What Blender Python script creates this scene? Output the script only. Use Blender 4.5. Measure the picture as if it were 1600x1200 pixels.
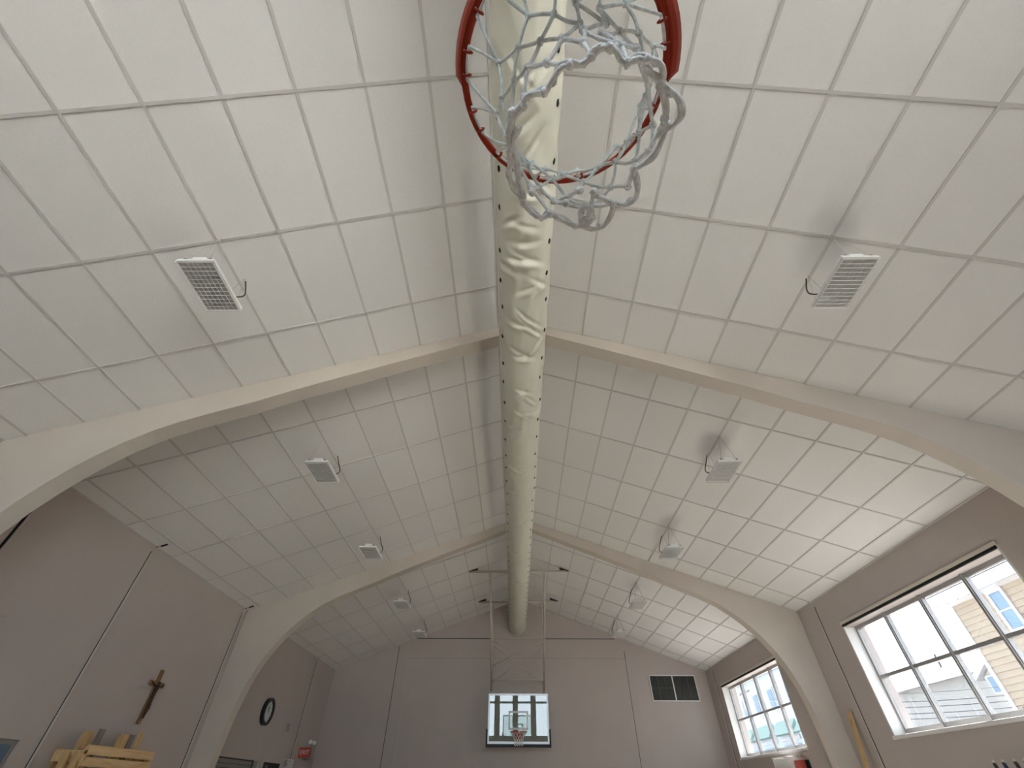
import bpy, bmesh, math, random
from mathutils import Vector, Matrix, noise
random.seed(7)
for o in list(bpy.data.objects): bpy.data.objects.remove(o)
S = bpy.context.scene
COL = S.collection

# ------------------------------------------------------------ camera, sky, sun, exposure
F_PX = 675.34
CAM = Vector((-0.124, 0.0, 1.81))
PITCH, YAW, ROLL = 0.75955, -0.01137, 0.00624
fw = Vector((math.sin(YAW)*math.cos(PITCH), math.cos(YAW)*math.cos(PITCH), math.sin(PITCH)))
r0 = Vector((math.cos(YAW), -math.sin(YAW), 0)); u0 = r0.cross(fw)
RT = r0*math.cos(ROLL) + u0*math.sin(ROLL); UP = -r0*math.sin(ROLL) + u0*math.cos(ROLL)
cd = bpy.data.cameras.new('camera'); cam = bpy.data.objects.new('camera', cd); COL.objects.link(cam)
cd.sensor_fit = 'HORIZONTAL'; cd.sensor_width = 36.0; cd.lens = F_PX*36/1600; cd.clip_start = 0.02; cd.clip_end = 500
m3 = Matrix((RT, UP, -fw)).transposed()
cam.matrix_world = Matrix.Translation(CAM) @ m3.to_4x4()
S.camera = cam

w = bpy.data.worlds.new('sky'); S.world = w; w.use_nodes = True
bg = w.node_tree.nodes['Background']
bg.inputs[0].default_value = (0.80, 0.90, 1.0, 1); bg.inputs[1].default_value = 2.0

sd = bpy.data.lights.new('sun', 'SUN'); sd.energy = 50.0; sd.angle = 0.02; sd.color = (1.0, 0.965, 0.92)
sun = bpy.data.objects.new('sun', sd); COL.objects.link(sun)
SUN_TO = Vector((-0.60, -0.45, -0.62))           # direction the sunlight travels
sun.rotation_euler = SUN_TO.to_track_quat('-Z', 'Y').to_euler(); sun.location = (0, -30, 40)

S.view_settings.view_transform = 'Standard'; S.view_settings.look = 'None'
S.view_settings.gamma = 1.0; S.view_settings.use_curve_mapping = False
S.view_settings.exposure = 2.54
S.cycles.use_denoising = True
S.cycles.max_bounces = 14; S.cycles.diffuse_bounces = 8; S.cycles.glossy_bounces = 4
S.cycles.transparent_max_bounces = 16; S.cycles.transmission_bounces = 6
S.cycles.sample_clamp_indirect = 8.0
S.cycles.caustics_reflective = False; S.cycles.caustics_refractive = False

def portal(name, loc, rot, sx, sy):
    d = bpy.data.lights.new(name, 'AREA'); d.shape = 'RECTANGLE'; d.size = sx; d.size_y = sy
    d.cycles.is_portal = True
    o = bpy.data.objects.new(name, d); COL.objects.link(o); o.location = loc; o.rotation_euler = rot
for yc in (7.67, 14.55): portal('window_daylight', (6.75, yc, 3.42), (0, math.pi/2, 0), 1.8, 3.9)
portal('window_daylight', (.43, -2.85, 4.33), (math.pi/2, 0, 0), 8.4, 2.6)

# ------------------------------------------------------------ geometry helpers
PI = math.pi
class MB:
    """Collects verts and faces for one mesh."""
    def __init__(s): s.v = []; s.f = []
    def add(s, vs, fs):
        n = len(s.v); s.v += [tuple(q) for q in vs]; s.f += [tuple(i+n for i in f) for f in fs]; return s
    def box(s, x0, x1, y0, y1, z0, z1):
        return s.add([(x0,y0,z0),(x1,y0,z0),(x1,y1,z0),(x0,y1,z0),(x0,y0,z1),(x1,y0,z1),(x1,y1,z1),(x0,y1,z1)],
            [(0,3,2,1),(4,5,6,7),(0,1,5,4),(1,2,6,5),(2,3,7,6),(3,0,4,7)])
    def obox(s, c, ax, ay, az, hx, hy, hz):
        c = Vector(c); P = []
        for k in (-1, 1):
            for (i, j) in ((-1,-1),(1,-1),(1,1),(-1,1)): P.append(c+ax*hx*i+ay*hy*j+az*hz*k)
        return s.add(P, [(0,3,2,1),(4,5,6,7),(0,1,5,4),(1,2,6,5),(2,3,7,6),(3,0,4,7)])
    def prism(s, poly, axis, a, b):
        """poly: 2D points, extruded along axis from a to b."""
        def P(q, t):
            return {'x': (t, q[0], q[1]), 'y': (q[0], t, q[1]), 'z': (q[0], q[1], t)}[axis]
        n = len(poly)
        return s.add([P(q, a) for q in poly]+[P(q, b) for q in poly],
            [tuple(range(n)), tuple(range(2*n-1, n-1, -1))]+[(i, n+i, n+(i+1) % n, (i+1) % n) for i in range(n)])
    def tube(s, pts, r, n=8, closed=False, cap=True):
        pts = [Vector(p) for p in pts]; m = len(pts)
        rr = r if isinstance(r, (list, tuple)) else [r]*m
        rings = []; prev = None
        for i, p in enumerate(pts):
            a = pts[(i-1) % m] if (closed or i > 0) else p
            b = pts[(i+1) % m] if (closed or i < m-1) else p
            t = (b-a); t = t.normalized() if t.length > 1e-9 else Vector((0,0,1))
            if prev is None:
                q = Vector((0,0,1)) if abs(t.z) < .9 else Vector((1,0,0)); nx = t.cross(q).normalized()
            else:
                nx = prev-t*prev.dot(t); nx = nx.normalized() if nx.length > 1e-6 else t.orthogonal().normalized()
            prev = nx; ny = t.cross(nx)
            rings.append([p+(nx*math.cos(2*PI*k/n)+ny*math.sin(2*PI*k/n))*rr[i] for k in range(n)])
        V = [q for R in rings for q in R]; F = []
        for i in range(m if closed else m-1):
            j = (i+1) % m
            for k in range(n): F.append((i*n+k, i*n+(k+1) % n, j*n+(k+1) % n, j*n+k))
        if cap and not closed:
            F.append(tuple(range(n-1, -1, -1))); F.append(tuple((m-1)*n+k for k in range(n)))
        return s.add(V, F)
    def disc(s, c, ax, ay, rx, ry, thick, n=24):
        c = Vector(c); az = ax.cross(ay).normalized()
        poly = [ax*math.cos(2*PI*k/n)*rx+ay*math.sin(2*PI*k/n)*ry for k in range(n)]
        V = [c+q for q in poly]+[c+q+az*thick for q in poly]
        return s.add(V, [tuple(range(n-1,-1,-1)), tuple(range(n, 2*n))]+[(i,(i+1)%n,n+(i+1)%n,n+i) for i in range(n)])
    def ring(s, c, ax, ay, ri, ro, thick, n=32):
        c = Vector(c); az = ax.cross(ay).normalized(); V = []
        for (r, t) in ((ri,0),(ro,0),(ro,thick),(ri,thick)):
            V += [c+(ax*math.cos(2*PI*k/n)+ay*math.sin(2*PI*k/n))*r+az*t for k in range(n)]
        F = []
        for q in range(4):
            a, b = q*n, ((q+1) % 4)*n
            for k in range(n): F.append((a+k, b+k, b+(k+1)%n, a+(k+1)%n))
        return s.add(V, F)
    def ball(s, c, r, seg=8, rg=6, sq=(1,1,1)):
        c = Vector(c); V = [c+Vector((0,0,r*sq[2]))]; F = []
        for i in range(1, rg):
            th = PI*i/rg
            for k in range(seg):
                ph = 2*PI*k/seg; V.append(c+Vector((math.sin(th)*math.cos(ph)*r*sq[0], math.sin(th)*math.sin(ph)*r*sq[1], math.cos(th)*r*sq[2])))
        V.append(c-Vector((0,0,r*sq[2]))); L = len(V)-1
        for k in range(seg): F.append((0, 1+k, 1+(k+1)%seg)); F.append((L, L-seg+(k+1)%seg, L-seg+k))
        for i in range(rg-2):
            for k in range(seg):
                a = 1+i*seg; b = a+seg; F.append((a+k, b+k, b+(k+1)%seg, a+(k+1)%seg))
        return s.add(V, F)
    def mesh(s, name, mat, off=(0,0,0), smooth=False, bevel=0):
        me = bpy.data.meshes.new(name)
        ox, oy, oz = off
        me.from_pydata([(x-ox, y-oy, z-oz) for x, y, z in s.v], [], s.f)
        bm = bmesh.new(); bm.from_mesh(me); bmesh.ops.recalc_face_normals(bm, faces=bm.faces)
        if bevel:
            bmesh.ops.bevel(bm, geom=[e for e in bm.edges if len(e.link_faces) == 2 and e.calc_face_angle(0) > .6], offset=bevel, segments=2, profile=.6, affect='EDGES')
        bm.to_mesh(me); bm.free()
        me.materials.append(mat)
        if smooth:
            me.polygons.foreach_set('use_smooth', [True]*len(me.polygons))
        return me
    def obj(s, name, mat, parent=None, smooth=False, bevel=0):
        """Vertices are in world space; they are stored relative to the thing at the root."""
        off = (0,0,0); q = parent
        while q is not None: off = tuple(Vector(off)+q.location); q = q.parent
        o = bpy.data.objects.new(name, s.mesh(name, mat, off, smooth, bevel)); COL.objects.link(o)
        if parent: o.parent = parent
        return o

def tag(o, label=None, cat=None, group=None, kind=None):
    for k, v in (('label', label), ('category', cat), ('group', group), ('kind', kind)):
        if v: o[k] = v
    return o
def thing(name, loc, label=None, cat=None, group=None, kind=None):
    o = bpy.data.objects.new(name, None); COL.objects.link(o); o.location = loc; o.empty_display_size = .1
    return tag(o, label, cat, group, kind)
def spline(pts, sub=6, closed=False):
    P = [Vector(p) for p in pts]; n = len(P); out = []
    for i in range(n if closed else n-1):
        g = lambda k: P[k % n] if closed else P[max(0, min(n-1, k))]
        a, b, c, d = g(i-1), g(i), g(i+1), g(i+2)
        for k in range(sub):
            t = k/sub
            out.append(.5*((2*b)+(c-a)*t+(2*a-5*b+4*c-d)*t*t+(3*b-a-3*c+d)*t**3))
    if not closed: out.append(P[-1])
    return out
def ray(u, v): return fw+RT*((u-800)/F_PX)+UP*((600-v)/F_PX)
def at_z(u, v, z):
    d = ray(u, v); return CAM+d*((z-CAM.z)/d.z)

# ------------------------------------------------------------ materials
def mat(name, col, rough=.6, metal=0.0, noise_amt=0.0, nscale=8.0, bump=0.0, bscale=60.0, spec=.5, rand=0.0, coords='Object'):
    m = bpy.data.materials.new(name); m.use_nodes = True; N = m.node_tree.nodes; L = m.node_tree.links
    b = N['Principled BSDF']
    b.inputs['Base Color'].default_value = (*col, 1); b.inputs['Roughness'].default_value = rough
    b.inputs['Metallic'].default_value = metal; b.inputs['Specular IOR Level'].default_value = spec
    tc = N.new('ShaderNodeTexCoord'); out = None
    if noise_amt:
        n = N.new('ShaderNodeTexNoise'); n.inputs['Scale'].default_value = nscale; n.inputs['Detail'].default_value = 6
        L.new(tc.outputs[coords], n.inputs['Vector'])
        r = N.new('ShaderNodeMapRange'); r.inputs[1].default_value = .3; r.inputs[2].default_value = .7
        r.inputs[3].default_value = 1-noise_amt; r.inputs[4].default_value = 1+noise_amt
        L.new(n.outputs['Fac'], r.inputs[0]); out = r.outputs[0]
    if rand:
        oi = N.new('ShaderNodeObjectInfo'); r2 = N.new('ShaderNodeMapRange')
        r2.inputs[3].default_value = 1-rand; r2.inputs[4].default_value = 1+rand*.4
        L.new(oi.outputs['Random'], r2.inputs[0])
        if out is None: out = r2.outputs[0]
        else:
            mu = N.new('ShaderNodeMath'); mu.operation = 'MULTIPLY'; L.new(out, mu.inputs[0]); L.new(r2.outputs[0], mu.inputs[1]); out = mu.outputs[0]
    if out is not None:
        vm = N.new('ShaderNodeVectorMath'); vm.operation = 'SCALE'; vm.inputs[0].default_value = col
        L.new(out, vm.inputs['Scale']); L.new(vm.outputs[0], b.inputs['Base Color'])
    if bump:
        n2 = N.new('ShaderNodeTexNoise'); n2.inputs['Scale'].default_value = bscale; n2.inputs['Detail'].default_value = 4
        L.new(tc.outputs[coords], n2.inputs['Vector'])
        bp = N.new('ShaderNodeBump'); bp.inputs['Strength'].default_value = bump; bp.inputs['Distance'].default_value = .01
        L.new(n2.outputs['Fac'], bp.inputs['Height']); L.new(bp.outputs[0], b.inputs['Normal'])
    return m
def wood_mat(name, c1, c2, axis='Z', scale=9.0, rough=.6):
    m = bpy.data.materials.new(name); m.use_nodes = True; N = m.node_tree.nodes; L = m.node_tree.links
    b = N['Principled BSDF']; b.inputs['Roughness'].default_value = rough
    tc = N.new('ShaderNodeTexCoord'); mp = N.new('ShaderNodeMapping')
    sc = [scale]*3; sc['XYZ'.index(axis)] = scale*.06; mp.inputs['Scale'].default_value = sc
    oi = N.new('ShaderNodeObjectInfo'); L.new(oi.outputs['Random'], mp.inputs['Location'])
    n = N.new('ShaderNodeTexNoise'); n.inputs['Scale'].default_value = 3; n.inputs['Detail'].default_value = 8; n.inputs['Distortion'].default_value = 1.2
    cr = N.new('ShaderNodeValToRGB'); cr.color_ramp.elements[0].color = (*c1, 1); cr.color_ramp.elements[1].color = (*c2, 1)
    cr.color_ramp.elements[0].position = .3; cr.color_ramp.elements[1].position = .7
    L.new(tc.outputs['Object'], mp.inputs[0]); L.new(mp.outputs[0], n.inputs['Vector']); L.new(n.outputs['Fac'], cr.inputs[0]); L.new(cr.outputs[0], b.inputs['Base Color'])
    return m
def glass_mat(name, tint, refl=.06, rough=0.0):
    """Thin pane: light goes straight through, a fresnel share is mirrored."""
    m = bpy.data.materials.new(name); m.use_nodes = True; N = m.node_tree.nodes; L = m.node_tree.links
    N.remove(N['Principled BSDF']); out = N['Material Output']
    t = N.new('ShaderNodeBsdfTransparent'); t.inputs[0].default_value = (*tint, 1)
    g = N.new('ShaderNodeBsdfGlossy'); g.inputs['Roughness'].default_value = rough; g.inputs['Color'].default_value = (1,1,1,1)
    fr = N.new('ShaderNodeFresnel'); fr.inputs['IOR'].default_value = 1.5
    mu = N.new('ShaderNodeMath'); mu.operation = 'MULTIPLY'; mu.use_clamp = True; mu.inputs[1].default_value = refl/.04
    mx = N.new('ShaderNodeMixShader')
    ge = N.new('ShaderNodeNewGeometry'); fb = N.new('ShaderNodeMath'); fb.operation = 'SUBTRACT'; fb.inputs[0].default_value = 1
    fm = N.new('ShaderNodeMath'); fm.operation = 'MULTIPLY'          # only the entry face mirrors
    L.new(ge.outputs['Backfacing'], fb.inputs[1]); L.new(mu.outputs[0], fm.inputs[0]); L.new(fb.outputs[0], fm.inputs[1])
    L.new(fr.outputs[0], mu.inputs[0]); L.new(fm.outputs[0], mx.inputs[0]); L.new(t.outputs[0], mx.inputs[1]); L.new(g.outputs[0], mx.inputs[2]); L.new(mx.outputs[0], out.inputs[0])
    return m

M = {}
M['tile'] = mat('ceiling_tile', (.80,.785,.765), .95, bump=.25, bscale=90, noise_amt=.012, nscale=40, spec=.15, rand=.025)
M['slab'] = mat('ceiling_deck', (.55,.54,.52), .9)
M['tee'] = mat('grid_tee', (.60,.585,.56), .5, spec=.3)
M['wall'] = mat('wall_paint', (.49,.432,.402), .62, noise_amt=.03, nscale=1.3, bump=.12, bscale=35, spec=.3)
M['seam'] = mat('seam_dark', (.12,.105,.095), .8)  # dark colour of the far wall's panel joints
M['seam3'] = mat('seam_faint', (.30,.27,.25), .8)
M['seam2'] = mat('seam_light', (.50,.46,.42), .8)
M['beam'] = mat('beam_paint', (.58,.52,.455), .6, noise_amt=.03, nscale=2.0, bump=.06, bscale=30, spec=.3)
M['floor'] = wood_mat('maple_floor', (.43,.385,.33), (.52,.475,.41), 'Y', 5.0, .35)
M['conduit'] = mat('painted_conduit', (.56,.52,.48), .5, metal=.0)
M['black'] = mat('black_gap_and_shade', (.012,.011,.010), .9)
M['duct'] = mat('duct_fabric', (.66,.65,.55), .5, noise_amt=.03, nscale=3.0, bump=.05, bscale=14, spec=.35)
M['hole'] = mat('duct_hole', (.010,.010,.009), .9)
M['white'] = mat('white_enamel', (.80,.80,.78), .35, spec=.5)
M['whitewin'] = mat('white_window_paint', (.78,.765,.74), .5, noise_amt=.03, nscale=4)
M['alu'] = mat('window_aluminium', (.36,.345,.335), .42, metal=.55)
M['lens'] = mat('lamp_lens', (.68,.68,.67), .28, metal=.75, spec=.9, noise_amt=.10, nscale=14)
M['wire'] = mat('white_wire', (.74,.74,.71), .4)
M['cord'] = mat('black_cord', (.02,.02,.02), .5)
M['rope'] = mat('net_cord', (.86,.845,.82), .8, noise_amt=.16, nscale=60, bump=.45, bscale=150, spec=.2)
M['orange'] = mat('orange_enamel', (.36,.026,.006), .42, noise_amt=.10, nscale=25, bump=.05, bscale=50, spec=.3)
M['steel'] = mat('grey_painted_pipe', (.52,.47,.42), .45, metal=.15, noise_amt=.05, nscale=9)
M['alu2'] = mat('backboard_aluminium', (.72,.73,.75), .35, metal=.35)
M['paint'] = mat('white_marking', (.82,.82,.83), .5)
M['pad'] = mat('navy_foam_padding', (.010,.012,.020), .55)
M['bglass'] = glass_mat('backboard_glass', (.80,.86,.83), .075)
M['glass'] = glass_mat('window_glass', (.50,.515,.53), .05)
M['rglass'] = glass_mat('rear_window_glass', (.92,.94,.95), .05)
M['pine'] = wood_mat('pine', (.44,.27,.11), (.66,.46,.23), 'Z', 9, .6)
M['pineh'] = wood_mat('pine_board', (.60,.38,.17), (.80,.57,.31), 'Y', 9, .6)
M['brownwood'] = wood_mat('brown_wood', (.14,.075,.03), (.28,.15,.06), 'Z', 10, .5)
M['greywood'] = wood_mat('grey_wood', (.16,.13,.11), (.27,.23,.19), 'Z', 10, .7)
M['bronze'] = mat('dark_bronze', (.045,.025,.014), .45, metal=.3)
M['clockrim'] = mat('black_clock_rim', (.012,.010,.009), .35)
M['clockface'] = mat('clock_face', (.60,.66,.65), .5)
M['ventdark'] = mat('vent_dark_screen', (.018,.018,.014), .45, noise_amt=.25, nscale=6)
M['ventbar'] = mat('vent_bar', (.10,.10,.09), .5)
M['shutter'] = mat('shutter_slat', (.26,.24,.225), .5, metal=.2)
M['dark'] = mat('dark_opening', (.045,.038,.034), .8)
M['red'] = mat('red_plastic', (.50,.085,.06), .45)
M['greybox'] = mat('grey_box', (.36,.355,.34), .5, metal=.2)
M['navy'] = mat('navy_handle', (.015,.022,.06), .4)
M['caps'] = mat('pale_cap', (.62,.56,.46), .5)
M['siding'] = mat('cream_siding', (.22,.188,.147), .7, noise_amt=.03, nscale=2)
M['siding2'] = mat('white_siding', (.28,.272,.26), .7, noise_amt=.03, nscale=2)
M['bluewall'] = mat('pale_blue_wall', (.38,.42,.47), .7, noise_amt=.05, nscale=1)
M['green'] = mat('green_awning', (.22,.31,.28), .7)
M['roof'] = mat('grey_shingle', (.04,.037,.042), .85, noise_amt=.08, nscale=3)
M['trimw'] = mat('white_trim', (.40,.40,.42), .5)
M['hglass'] = mat('house_window_glass', (.10,.16,.23), .08, spec=.8)
M['rail'] = mat('pale_rail', (.66,.59,.50), .5)
M['tan'] = mat('tan_stucco', (.26,.19,.115), .8)
M['cable'] = mat('power_cable', (.08,.08,.10), .6)
M['yard_tone'] = mat('unseen_yard', (.085,.083,.081), .95, noise_amt=.2, nscale=2)
M['asphalt'] = mat('pale_pavement', (.32,.312,.295), .9, noise_amt=.08, nscale=.6)

# ------------------------------------------------------------ room shell
W, ZR, TA = 6.36, 7.1657, 0.35782
CA = math.cos(math.atan(TA)); SA = math.sin(math.atan(TA))
YF, YB = 17.54, -2.41
EAVE = ZR-TA*W
def zc(x): return ZR-TA*abs(x)
XO = W+0.42
fl = MB().box(-XO, XO, YB-.4, YF+.4, -.2, 0).obj('floor', M['floor']); tag(fl, kind='structure')
lw = MB().box(-60, 6.0, -90, YB-.5, -.21, -.18).obj('unseen_yard', M['yard_tone']); tag(lw, kind='structure')  # unseen yard, added dark to hold down bounce through the rear windows
gr = MB().box(-60, 140, -90, 140, -.45, -.21).obj('ground', M['asphalt']); tag(gr, kind='structure')

# ceilings: a deck, lay-in tiles, runners and cross tees
BEAM_Y = (4.24, 10.89); BW = .22
BAYS = [(YB, 4.24), (4.24+BW, 10.89), (10.89+BW, YF)]
ROWS = [[-.252, .992, 2.232, 3.480], [5.26, 6.516, 7.772, 8.998, 10.24], [11.85, 13.19, 14.44, 15.69, 16.93]]
GRID0 = {-1: .404, 1: .328}
SMAX = W/CA
def on_slope(side, s, y, d=0.0):
    """Point s metres down the slope from the ridge, d metres above the ceiling plane."""
    return Vector((side*(s*CA+d*SA), y, ZR-s*SA+d*CA))
tile_cache = {}
for side, nm in ((-1, 'ceiling_left'), (1, 'ceiling_right')):
    a = .045
    deck = MB(); pts = []
    for d in (a, a+.12):
        for (s, y) in ((-.0, YB-.3), (SMAX+.45, YB-.3), (SMAX+.45, YF+.3), (-.0, YF+.3)):
            p = on_slope(side, s, y, d); pts.append((0 if s == 0 else p.x, p.y, p.z + (0 if s else 0)))
    deck.add(pts, [(0,3,2,1),(4,5,6,7),(0,1,5,4),(1,2,6,5),(2,3,7,6),(3,0,4,7)])
    root = deck.obj(nm, M['slab']); tag(root, kind='structure')
    ss = [.01, GRID0[side]] + [GRID0[side]+.6096*k for k in range(1, 11)]
    ss = [s for s in ss if s < SMAX-.03]+[SMAX+.02]
    ay = Vector((0,1,0)); ax = Vector((side*CA, 0, -SA)); az = Vector((side*SA, 0, CA))
    ax0 = ax if side > 0 else -ax
    rot = Matrix((ax0, ay, az)).transposed().to_4x4()
    for b, (y0, y1) in enumerate(BAYS):
        ys = ([y0] if b else [-.252]) + [y for y in ROWS[b] if y > y0+.02 and (b or y > -.2)] + [y1]
        for j in range(len(ys)-1):
            for i in range(len(ss)-1):
                wx, wy = ss[i+1]-ss[i]-.004, ys[j+1]-ys[j]-.004
                key = (round(wx, 3), round(wy, 3))
                if key not in tile_cache:
                    t = MB().box(-wx/2, wx/2, -wy/2, wy/2, 0, .016).mesh('ceiling_tile', M['tile'])
                    tile_cache[key] = t
                o = bpy.data.objects.new('ceiling_tile', tile_cache[key]); COL.objects.link(o); o.parent = root
                o.matrix_world = Matrix.Translation(on_slope(side, (ss[i]+ss[i+1])/2, (ys[j]+ys[j+1])/2, .008+random.uniform(-.001, .002))) @ rot
        for y in ys[1:-1]:
            MB().obox(on_slope(side, SMAX/2, y, .003), ax, ay, az, SMAX/2, .0135, .004).obj('cross_tee', M['tee'], root)
        for s in ss[1:-1]:
            yy0 = y0 if b else -.3
            MB().obox(on_slope(side, s, (yy0+y1)/2, .0025), ax, ay, az, .0135, (y1-yy0)/2, .0045).obj('main_runner', M['tee'], root)
    # wall angle along the eave
    MB().obox(on_slope(side, SMAX-.012, (YB+YF)/2, .002), ax, ay, az, .014, (YF-YB)/2, .005).obj('wall_angle', M['tee'], root)
    # the rear bay behind the viewpoint
    MB().obox(on_slope(side, SMAX/2, (YB-.252)/2, .016), ax, ay, az, SMAX/2, (-.252-YB)/2, .008).obj('ceiling_panel', M['tile'], root)

# walls
wl = MB().box(-XO, -W, YB-.4, YF+.4, 0, EAVE+.05).obj('wall_left', M['wall']); tag(wl, kind='structure')
WIN = [(5.77, 9.57, 2.545, 4.29), (12.60, 16.52, 2.58, 4.33)]
wr = MB(); ycur = YB-.4
for (y0, y1, z0, z1) in WIN:
    wr.box(W, XO, ycur, y0, 0, EAVE+.05); wr.box(W, XO, y0, y1, 0, z0); wr.box(W, XO, y0, y1, z1, EAVE+.05); ycur = y1
wr.box(W, XO, ycur, YF+.4, 0, EAVE+.05)
wr = wr.obj('wall_right', M['wall']); tag(wr, kind='structure')
def gable_strip(mb, x0, x1, z0, ya, yb, top=.03):
    """Wall slice from z0 up to the ceiling between x0 and x1."""
    cuts = [x0]+([0] if x0 < 0 < x1 else [])+[x1]
    for a, b in zip(cuts[:-1], cuts[1:]):
        mb.prism([(a, z0), (b, z0), (b, zc(b)+top), (a, zc(a)+top)], 'y', ya, yb)
wf = MB(); gable_strip(wf, -W, W, 0, YF, YF+.3); wf = wf.obj('wall_far', M['wall']); tag(wf, kind='structure')
# rear wall with a row of tall windows between piers
RX = [-3.67, -2.46, -1.25, -.04, 1.17, 2.38, 3.59]; RWD, RZ0 = .93, 3.05
def rtop(x): return min(5.62, zc(max(abs(x), abs(x+.93)))-.12)
wb = MB(); gable_strip(wb, -W, RX[0], 0, YB-.3, YB)
for i, x in enumerate(RX):
    wb.box(x, x+RWD, YB-.3, YB, 0, RZ0); gable_strip(wb, x, x+RWD, rtop(x), YB-.3, YB)
    gable_strip(wb, x+RWD, RX[i+1] if i < 6 else W, 0, YB-.3, YB)
wb = wb.obj('wall_rear', M['wall']); tag(wb, kind='structure')

# laminated arch frames
PROF = [(0,6.99),(.38,6.845),(1.1,6.555),(1.8,6.275),(2.5,5.985),(3.1,5.73),(3.52,5.535),(4.0,5.34),(4.35,5.19),(4.62,5.045),(4.88,4.86),(5.08,4.68),(5.25,4.50),(5.40,4.31),(5.55,4.08),(5.68,3.82),(5.79,3.50),(5.86,3.15),(5.91,2.70),(5.94,2.2),(5.955,0.0)]
for k, yb in enumerate(BEAM_Y):
    mb = MB(); V = []; F = []
    full = [(-x, z) for x, z in reversed(PROF)] + PROF[1:]
    def outer(x, z):
        s = 1 if x >= 0 else -1; ax_ = abs(x)
        if ax_ <= 4.88:
            X = min(W, ax_*W/4.88); return (s*X, zc(X)+.012)
        return (s*W, min(z+.05, EAVE+.012) if z < 4.7 else EAVE-.05)
    n = len(full)
    for y in (yb, yb+BW):
        for (x, z) in full: V.append((x, y, z))
        for (x, z) in full: V.append((outer(x, z)[0], y, outer(x, z)[1]))
    for i in range(n-1):
        F += [(i, i+1, n+i+1, n+i), (2*n+i, 3*n+i, 3*n+i+1, 2*n+i+1), (i, 2*n+i, 2*n+i+1, i+1), (n+i, n+i+1, 3*n+i+1, 3*n+i)]
    F += [(0, n, 3*n, 2*n), (n-1, 2*n-1+2*n, 4*n-1, 2*n-1)]
    F[-1] = (n-1, 3*n-1, 4*n-1, 2*n-1)
    mb.add(V, F); o = mb.obj('trim_%d' % (k+1), M['beam']); tag(o, kind='structure')

# faint panel seams on the far wall
def strip(mb, x0, x1, z0, z1, d=.004): mb.box(x0, x1, YF-d, YF+.01, z0, z1)
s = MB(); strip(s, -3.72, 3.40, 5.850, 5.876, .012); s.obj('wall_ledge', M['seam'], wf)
s = MB(); strip(s, -3.85, 3.66, 5.252, 5.262, .003); s.obj('wall_seam', M['seam3'], wf)
s = MB(); strip(s, -4.275, -4.255, 0, 5.62, .006); s.obj('wall_seam', M['seam'], wf)
s = MB(); strip(s, 3.668, 3.684, 0, 5.25, .006); s.obj('wall_seam', M['seam'], wf)
s = MB(); strip(s, 3.668, 3.690, 5.26, 5.48, .008); s.obj('wall_seam', M['seam'], wf)
s = MB(); strip(s, -3.88, -3.84, 0, 5.26, .004); s.obj('wall_seam', M['seam2'], wf)
s = MB(); strip(s, 3.93, 3.96, 0, 4.4, .004); s.obj('wall_seam', M['seam2'], wf)

# ------------------------------------------------------------ right-hand windows
def side_window(n, y0, y1, z0, z1, mull, ztr):
    t = thing('window_%d' % n, (W, y0, z0), kind='structure')
    xf = 6.56; g = .05
    lin = MB(); th = .018
    lin.box(W-.004, xf+.06, y1-th, y1+.01, z0, z1); lin.obj('jamb', M['whitewin'], t)
    lin = MB(); lin.box(W-.004, xf+.06, y0-.01, y0+th, z0, z1); lin.obj('jamb', M['whitewin'], t)
    MB().box(W-.035, xf+.06, y0-.02, y1+.02, z0-.03, z0+.022).obj('window_sill', M['whitewin'], t, bevel=.006)
    MB().box(W+.01, xf+.06, y0+th, y1-th, z1-.05, z1).obj('window_head', M['wall'], t)
    MB().box(W-.030, W+.010, y0-.03, y1+.02, z1-.010, z1+.035).obj('head_rail', M['rail'], t)
    MB().box(W-.022, W+.006, y0+.01, y1-.01, z1-.048, z1-.012).obj('shade_slot', M['black'], t)
    fz0, fz1 = z0+.03, z1-.05
    fr = MB(); fr.box(xf, xf+.06, y0+th, y1-th, fz0, fz0+g+.03); fr.box(xf, xf+.06, y0+th, y1-th, fz1-g*1.2, fz1)
    fr.box(xf, xf+.06, y0+th, y0+th+g, fz0+g+.03, fz1-g*1.2); fr.box(xf, xf+.06, y1-th-g, y1-th, fz0+g+.03, fz1-g*1.2)
    fr.obj('window_frame', M['alu'], t)
    for y in mull:
        m = MB(); m.box(xf-.012, xf+.062, y-.036, y+.036, fz0, fz1); m.box(xf-.030, xf-.010, y-.018, y+.018, fz0, fz1)
        m.obj('mullion', M['alu'], t)
    MB().box(xf-.008, xf+.062, y0+th+.03, y1-th-.03, ztr-.024, ztr+.024).obj('transom', M['alu'], t)
    ed = [y0+th+g]+sorted(mull)+[y1-th-g]
    for a, b in zip(ed[:-1], ed[1:]):
        for (c, d) in ((fz0+g, ztr-.02), (ztr+.02, fz1-g)):
            MB().box(xf+.03, xf+.034, a-.005, b+.005, c, d).obj('window_pane', M['glass'], t)
    return t
side_window(1, *WIN[0], [6.72, 7.68, 8.61], 3.40)
side_window(2, *WIN[1], [13.54, 14.53, 15.53], 3.45)
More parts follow.
